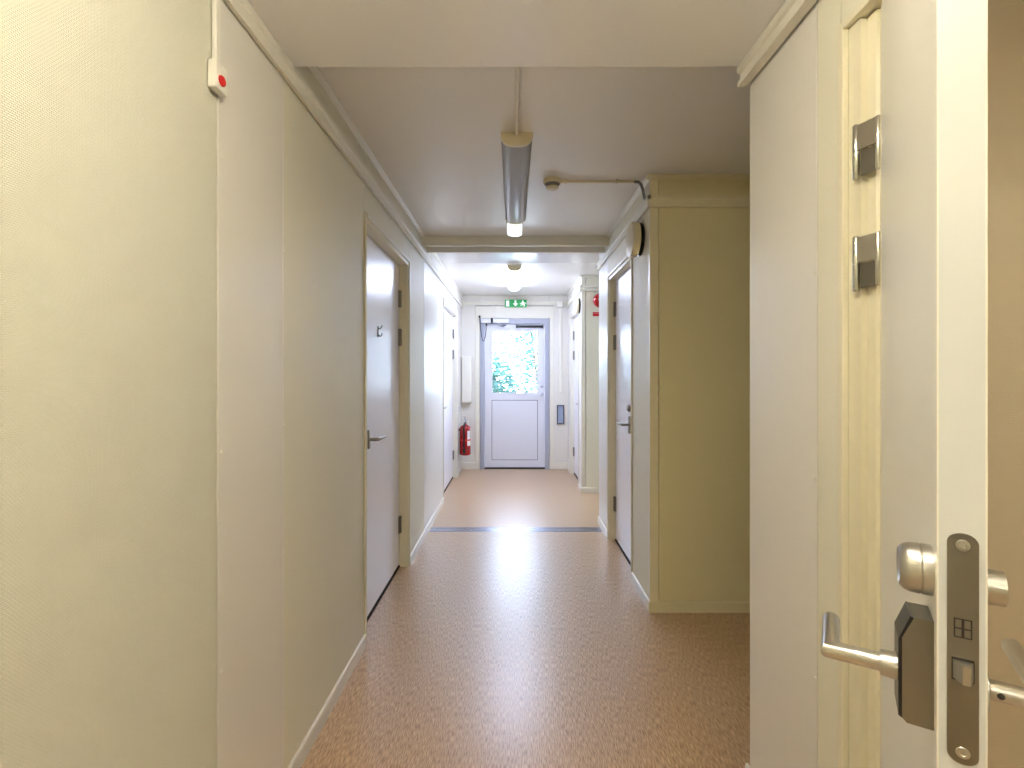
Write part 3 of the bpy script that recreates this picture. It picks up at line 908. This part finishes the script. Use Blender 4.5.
# fire bell and red sign in the second side passage
ab = thing('fire_alarm_bell', 'round red alarm bell on the side passage wall above a red sign', 'bell', (0.99, PB1, 2.1))
yw = PB1 - 0.004
obj('back_box', lathe(B(), (0.99, PB1 - 0.0005, 2.19), (0, -1, 0), [(0, 0.05), (0.03, 0.05)], 24), 'red_matte', ab, True)
obj('gong', lathe(B(), (0.99, PB1 - 0.03, 2.19), (0, -1, 0), [(0, 0.080), (0.004, 0.083), (0.015, 0.082), (0.03, 0.070), (0.038, 0.045), (0.040, 0.01)], 32), 'red', ab, True)
obj('maker_plate', prism(B(), [(-0.035, 0.01), (0.0, 0.03), (0.03, 0.03), (0.03, -0.002), (-0.02, -0.002)], lambda u, v: (0.99 + u, PB1 - 0.0705, 2.19 + v), lambda u, v: (0.99 + u, PB1 - 0.0695, 2.19 + v)), 'print', ab)
rsn = thing('fire_sign', 'small red rectangular sign under the alarm bell', 'sign', (0.99, PB1, 2.0))
obj('plate', bx(0.908, 1.07, PB1 - 0.004, PB1 - 0.0005, 2.016, 2.062), 'red_matte', rsn)
obj('border', bx(0.925, 1.06, PB1 - 0.0045, PB1 - 0.004, 2.045, 2.052), mat('pale_red_print', (236, 150, 140), 0.5), rsn)


# ------------------------------------------------------------------ round air vents above the doors
def air_vent(label, y, z, rad, d=0.07):
    t = thing('air_vent', label, 'air vent', (XR, y, z - rad))
    obj('wall_ring', lathe(B(), (XR - 0.0005, y, z), (-1, 0, 0), [(0, rad * 0.94), (0.010, rad * 0.94), (0.014, rad * 0.8)], 40), 'black', t, True)
    obj('neck', lathe(B(), (XR - 0.012, y, z), (-1, 0, 0), [(0, rad * 0.7), (0.016, rad * 0.7)], 32), 'black', t, True)
    obj('disc', lathe(B(), (XR - 0.020, y, z), (-1, 0, 0), [(0, rad * 0.9), (0.004, rad * 0.985), (0.010, rad), (d - 0.030, rad), (d - 0.022, rad * 0.97), (d - 0.020, rad * 0.9), (d - 0.016, rad * 0.3), (d - 0.016, rad * 0.02)], 48), 'cream_plastic', t, True)


air_vent('round cream air vent disc standing off the wall above door with dark lever', 3.06, 2.175, 0.106)
air_vent('small round white air vent on wall above the door beside the exit', 5.87, 2.157, 0.095, 0.05)

# ------------------------------------------------------------------ alarm button on the left wall
al = thing('alarm_button', 'small white box with round red alarm button on left wall under cable duct', 'alarm button', (XL, 1.24, 2.05))
zc = 1.35 + (374.5 - 81) * 1.24 / 500
obj('box', bx(XL + 0.0035, XL + 0.024, 1.203, 1.255, zc - 0.034, zc + 0.034, bevel=0.003), 'white_plastic', al)
obj('button', lathe(B(), (XL + 0.024, 1.227, zc - 0.008), (1, 0, 0), [(0, 0.013), (0.003, 0.013), (0.005, 0.011), (0.0055, 0.001)], 24), 'red_matte', al, True)
obj('cable_duct', bx(XL + 0.0035, XL + 0.015, 1.220, 1.240, zc + 0.034, T0 - 0.001, bevel=0.0015, seg=1), 'white_plastic', al)

# ------------------------------------------------------------------ tube lamps
def half_oval(w, h, n=14, e=2.6):
    pts = []
    for i in range(n + 1):
        a = math.pi * i / n
        c, s = math.cos(a), math.sin(a)
        pts.append((w / 2 * math.copysign(abs(c) ** (2 / e), c), -h * (abs(s) ** (2 / e))))
    return pts


def tube_lamp(label, x, y0, y1, z, tube_m, w=0.152, h=0.062, cover='acrylic', end=False):
    t = thing('tube_lamp', label, 'lamp', (x, (y0 + y1) / 2, z))
    o = half_oval(w, h)
    obj('tray', bx(x - w / 2 + 0.012, x + w / 2 - 0.012, y0 + 0.02, y1 - 0.02, z - 0.016, z - 0.0005), 'white_plastic', t)
    for a0, a1 in ((y0, y0 + 0.022), (y1 - 0.022, y1)):
        obj('end_cap', prism(B(), o, lambda u, v: (x + u, a0, z + v - 0.0005), lambda u, v: (x + u, a1, z + v - 0.0005)), 'cream_plastic', t)
    b = B()
    a = [b.verts.new((x + u * 0.985, y0 + 0.022, z + v * 0.985 - 0.0005)) for u, v in o]
    c = [b.verts.new((x + u * 0.985, y1 - 0.022, z + v * 0.985 - 0.0005)) for u, v in o]
    for i in range(len(o) - 1):
        b.faces.new((a[i], a[i + 1], c[i + 1], c[i]))
    obj('cover', b, cover, t, True)
    obj('tube', rod(B(), (x, y0 + 0.05, z - 0.034), (x, y1 - 0.05, z - 0.034), 0.013), tube_m, t, True)
    for yy in (y0 + 0.025, y1 - 0.05):
        obj('lamp_holder', bx(x - 0.012, x + 0.012, yy, yy + 0.024, z - 0.05, z - 0.016), 'white_plastic', t)
    if end:
        rg = obj('end_lamp_collar', lathe(B(), (x - 0.006, y1 + 0.075, z - 0.0005), (0, 0, -1), [(0, 0.058), (0.020, 0.062), (0.034, 0.060)], 28), 'grey_plastic', t, True)
        obj('end_lamp_glass', lathe(B(), (x - 0.006, y1 + 0.075, z - 0.034), (0, 0, -1), [(0, 0.056), (0.072, 0.054), (0.080, 0.050), (0.082, 0.03)], 28), 'end_glow', rg, True)
    return t


tube_lamp('unlit tube lamp with clear cover and small glowing end light on the ceiling', 0.016, 2.33, 3.56, H, 'tube_off', end=True)
tube_lamp('lit tube lamp glowing white on the far ceiling before the exit door', 0.012, 5.18, 6.42, H + 0.004, 'tube_off', cover='opal_lit')
tube_lamp('added tube lamp on the lowered ceiling, out of view, lighting the near walls', 0.0, -0.38, 0.82, HF, 'fill_tube_near')  # added above the camera to light the near corridor
tube_lamp('added tube lamp by the back wall, out of view, for fill light', 0.0, -2.5, -1.3, HF, 'fill_tube_back')  # added behind the camera as general fill
tube_lamp('lit warm tube lamp in the room behind the open door', 2.0, -0.6, 0.6, 2.56, 'tube_room')

cd = obj('cable_duct', bx(0.016 - 0.008, 0.016 + 0.008, Y1 + 0.001, 2.329, H - 0.017, H - 0.0005, bevel=0.0015, seg=1), 'white_plastic')
tag(cd, 'straight white cable duct on the ceiling leading to the unlit tube lamp', 'cable duct')

# ------------------------------------------------------------------ smoke detector and its conduit
SD = (0.226, 2.90)
sd = thing('smoke_detector', 'round cream smoke detector on the ceiling beside the tube lamp', 'smoke detector', (SD[0], SD[1], H))
obj('base', lathe(B(), (SD[0], SD[1], H - 0.0005), (0, 0, -1), [(0, 0.052), (0.020, 0.052), (0.026, 0.048)], 32), 'cream_plastic', sd, True)
obj('chamber', lathe(B(), (SD[0], SD[1], H - 0.026), (0, 0, -1), [(0, 0.046), (0.008, 0.038), (0.018, 0.036)], 32), 'grey_plastic', sd, True)
obj('cap', lathe(B(), (SD[0], SD[1], H - 0.044), (0, 0, -1), [(0, 0.038), (0.006, 0.036), (0.012, 0.028), (0.013, 0.002)], 32), 'cream_plastic', sd, True)
cn = thing('conduit', 'thin cream ceiling conduit from the smoke detector, bending grey at the wall', 'conduit', (0.5, 2.93, H))
zc = H - 0.011
obj('pipe', rod(B(), (SD[0] + 0.0525, SD[1], zc), (0.715, SD[1], zc), 0.008, 12), 'cream_plastic', cn, True)
obj('cable', tube(B(), [(0.70, SD[1], zc), (0.728, SD[1], zc - 0.003), (0.742, SD[1] + 0.002, zc - 0.018), (0.752, SD[1] + 0.004, zc - 0.045), (0.760, SD[1] + 0.004, zc - 0.085), (0.764, SD[1] + 0.004, T1 + 0.002)], 0.0085, 12), 'grey_plastic', cn, True)
for x in (0.305, 0.60):
    obj('clip', bx(x - 0.006, x + 0.006, SD[1] - 0.012, SD[1] + 0.012, H - 0.021, H - 0.0005, bevel=0.001, seg=1), 'cream_plastic', cn)

# ------------------------------------------------------------------ outside: ground and shrubs seen through the exit door window
gr = obj('ground', bx(-14, 24, -6, 26, -0.4, -0.2), 'paving')
tag(gr, 'pale paving outside the exit door', 'ground', kind='structure')
rnd = random.Random(5)


def shrub(label, c, rx, rz, n, size):
    t = thing('shrub', label, 'shrub', (c[0], c[1], -0.2))
    b = B()
    for i in range(n):
        u = Vector((rnd.gauss(0, 1), rnd.gauss(0, 1), rnd.gauss(0, 1))).normalized() * (rnd.random() ** 0.4)
        p = Vector((c[0] + u.x * rx, c[1] + u.y * rx * 0.7, c[2] + u.z * rz))
        d = Vector((rnd.gauss(0, 1), rnd.gauss(0, 1), rnd.gauss(0, 1))).normalized()
        a, e = frame_axes(d)
        s = size * rnd.uniform(0.6, 1.3)
        vs = [b.verts.new(p + q) for q in (a * s, e * s * 0.45 + d * s * 0.1, -a * s, -e * s * 0.45 + d * s * 0.1)]
        b.faces.new(vs)
    o = obj('foliage', b, 'foliage', t, kind='stuff')
    for k in range(5):
        tip = (c[0] + rnd.uniform(-0.5, 0.5) * rx, c[1] + rnd.uniform(-0.3, 0.3), c[2] + rz * 0.4)
        obj('stem', tube(B(), [(c[0] + 0.04 * k - 0.08, c[1], -0.2), ((c[0] + tip[0]) / 2 + 0.05, c[1], c[2] * 0.5), tip], 0.022, 7), 'bark', t, True)
    return t


shrub('dense green shrub outside the lower left of the exit door window', (-0.85, 9.4, 0.85), 0.95, 1.1, 5200, 0.06)
shrub('thin pale green shrub outside the exit door window', (0.75, 12.4, 1.7), 1.6, 1.9, 2600, 0.07)
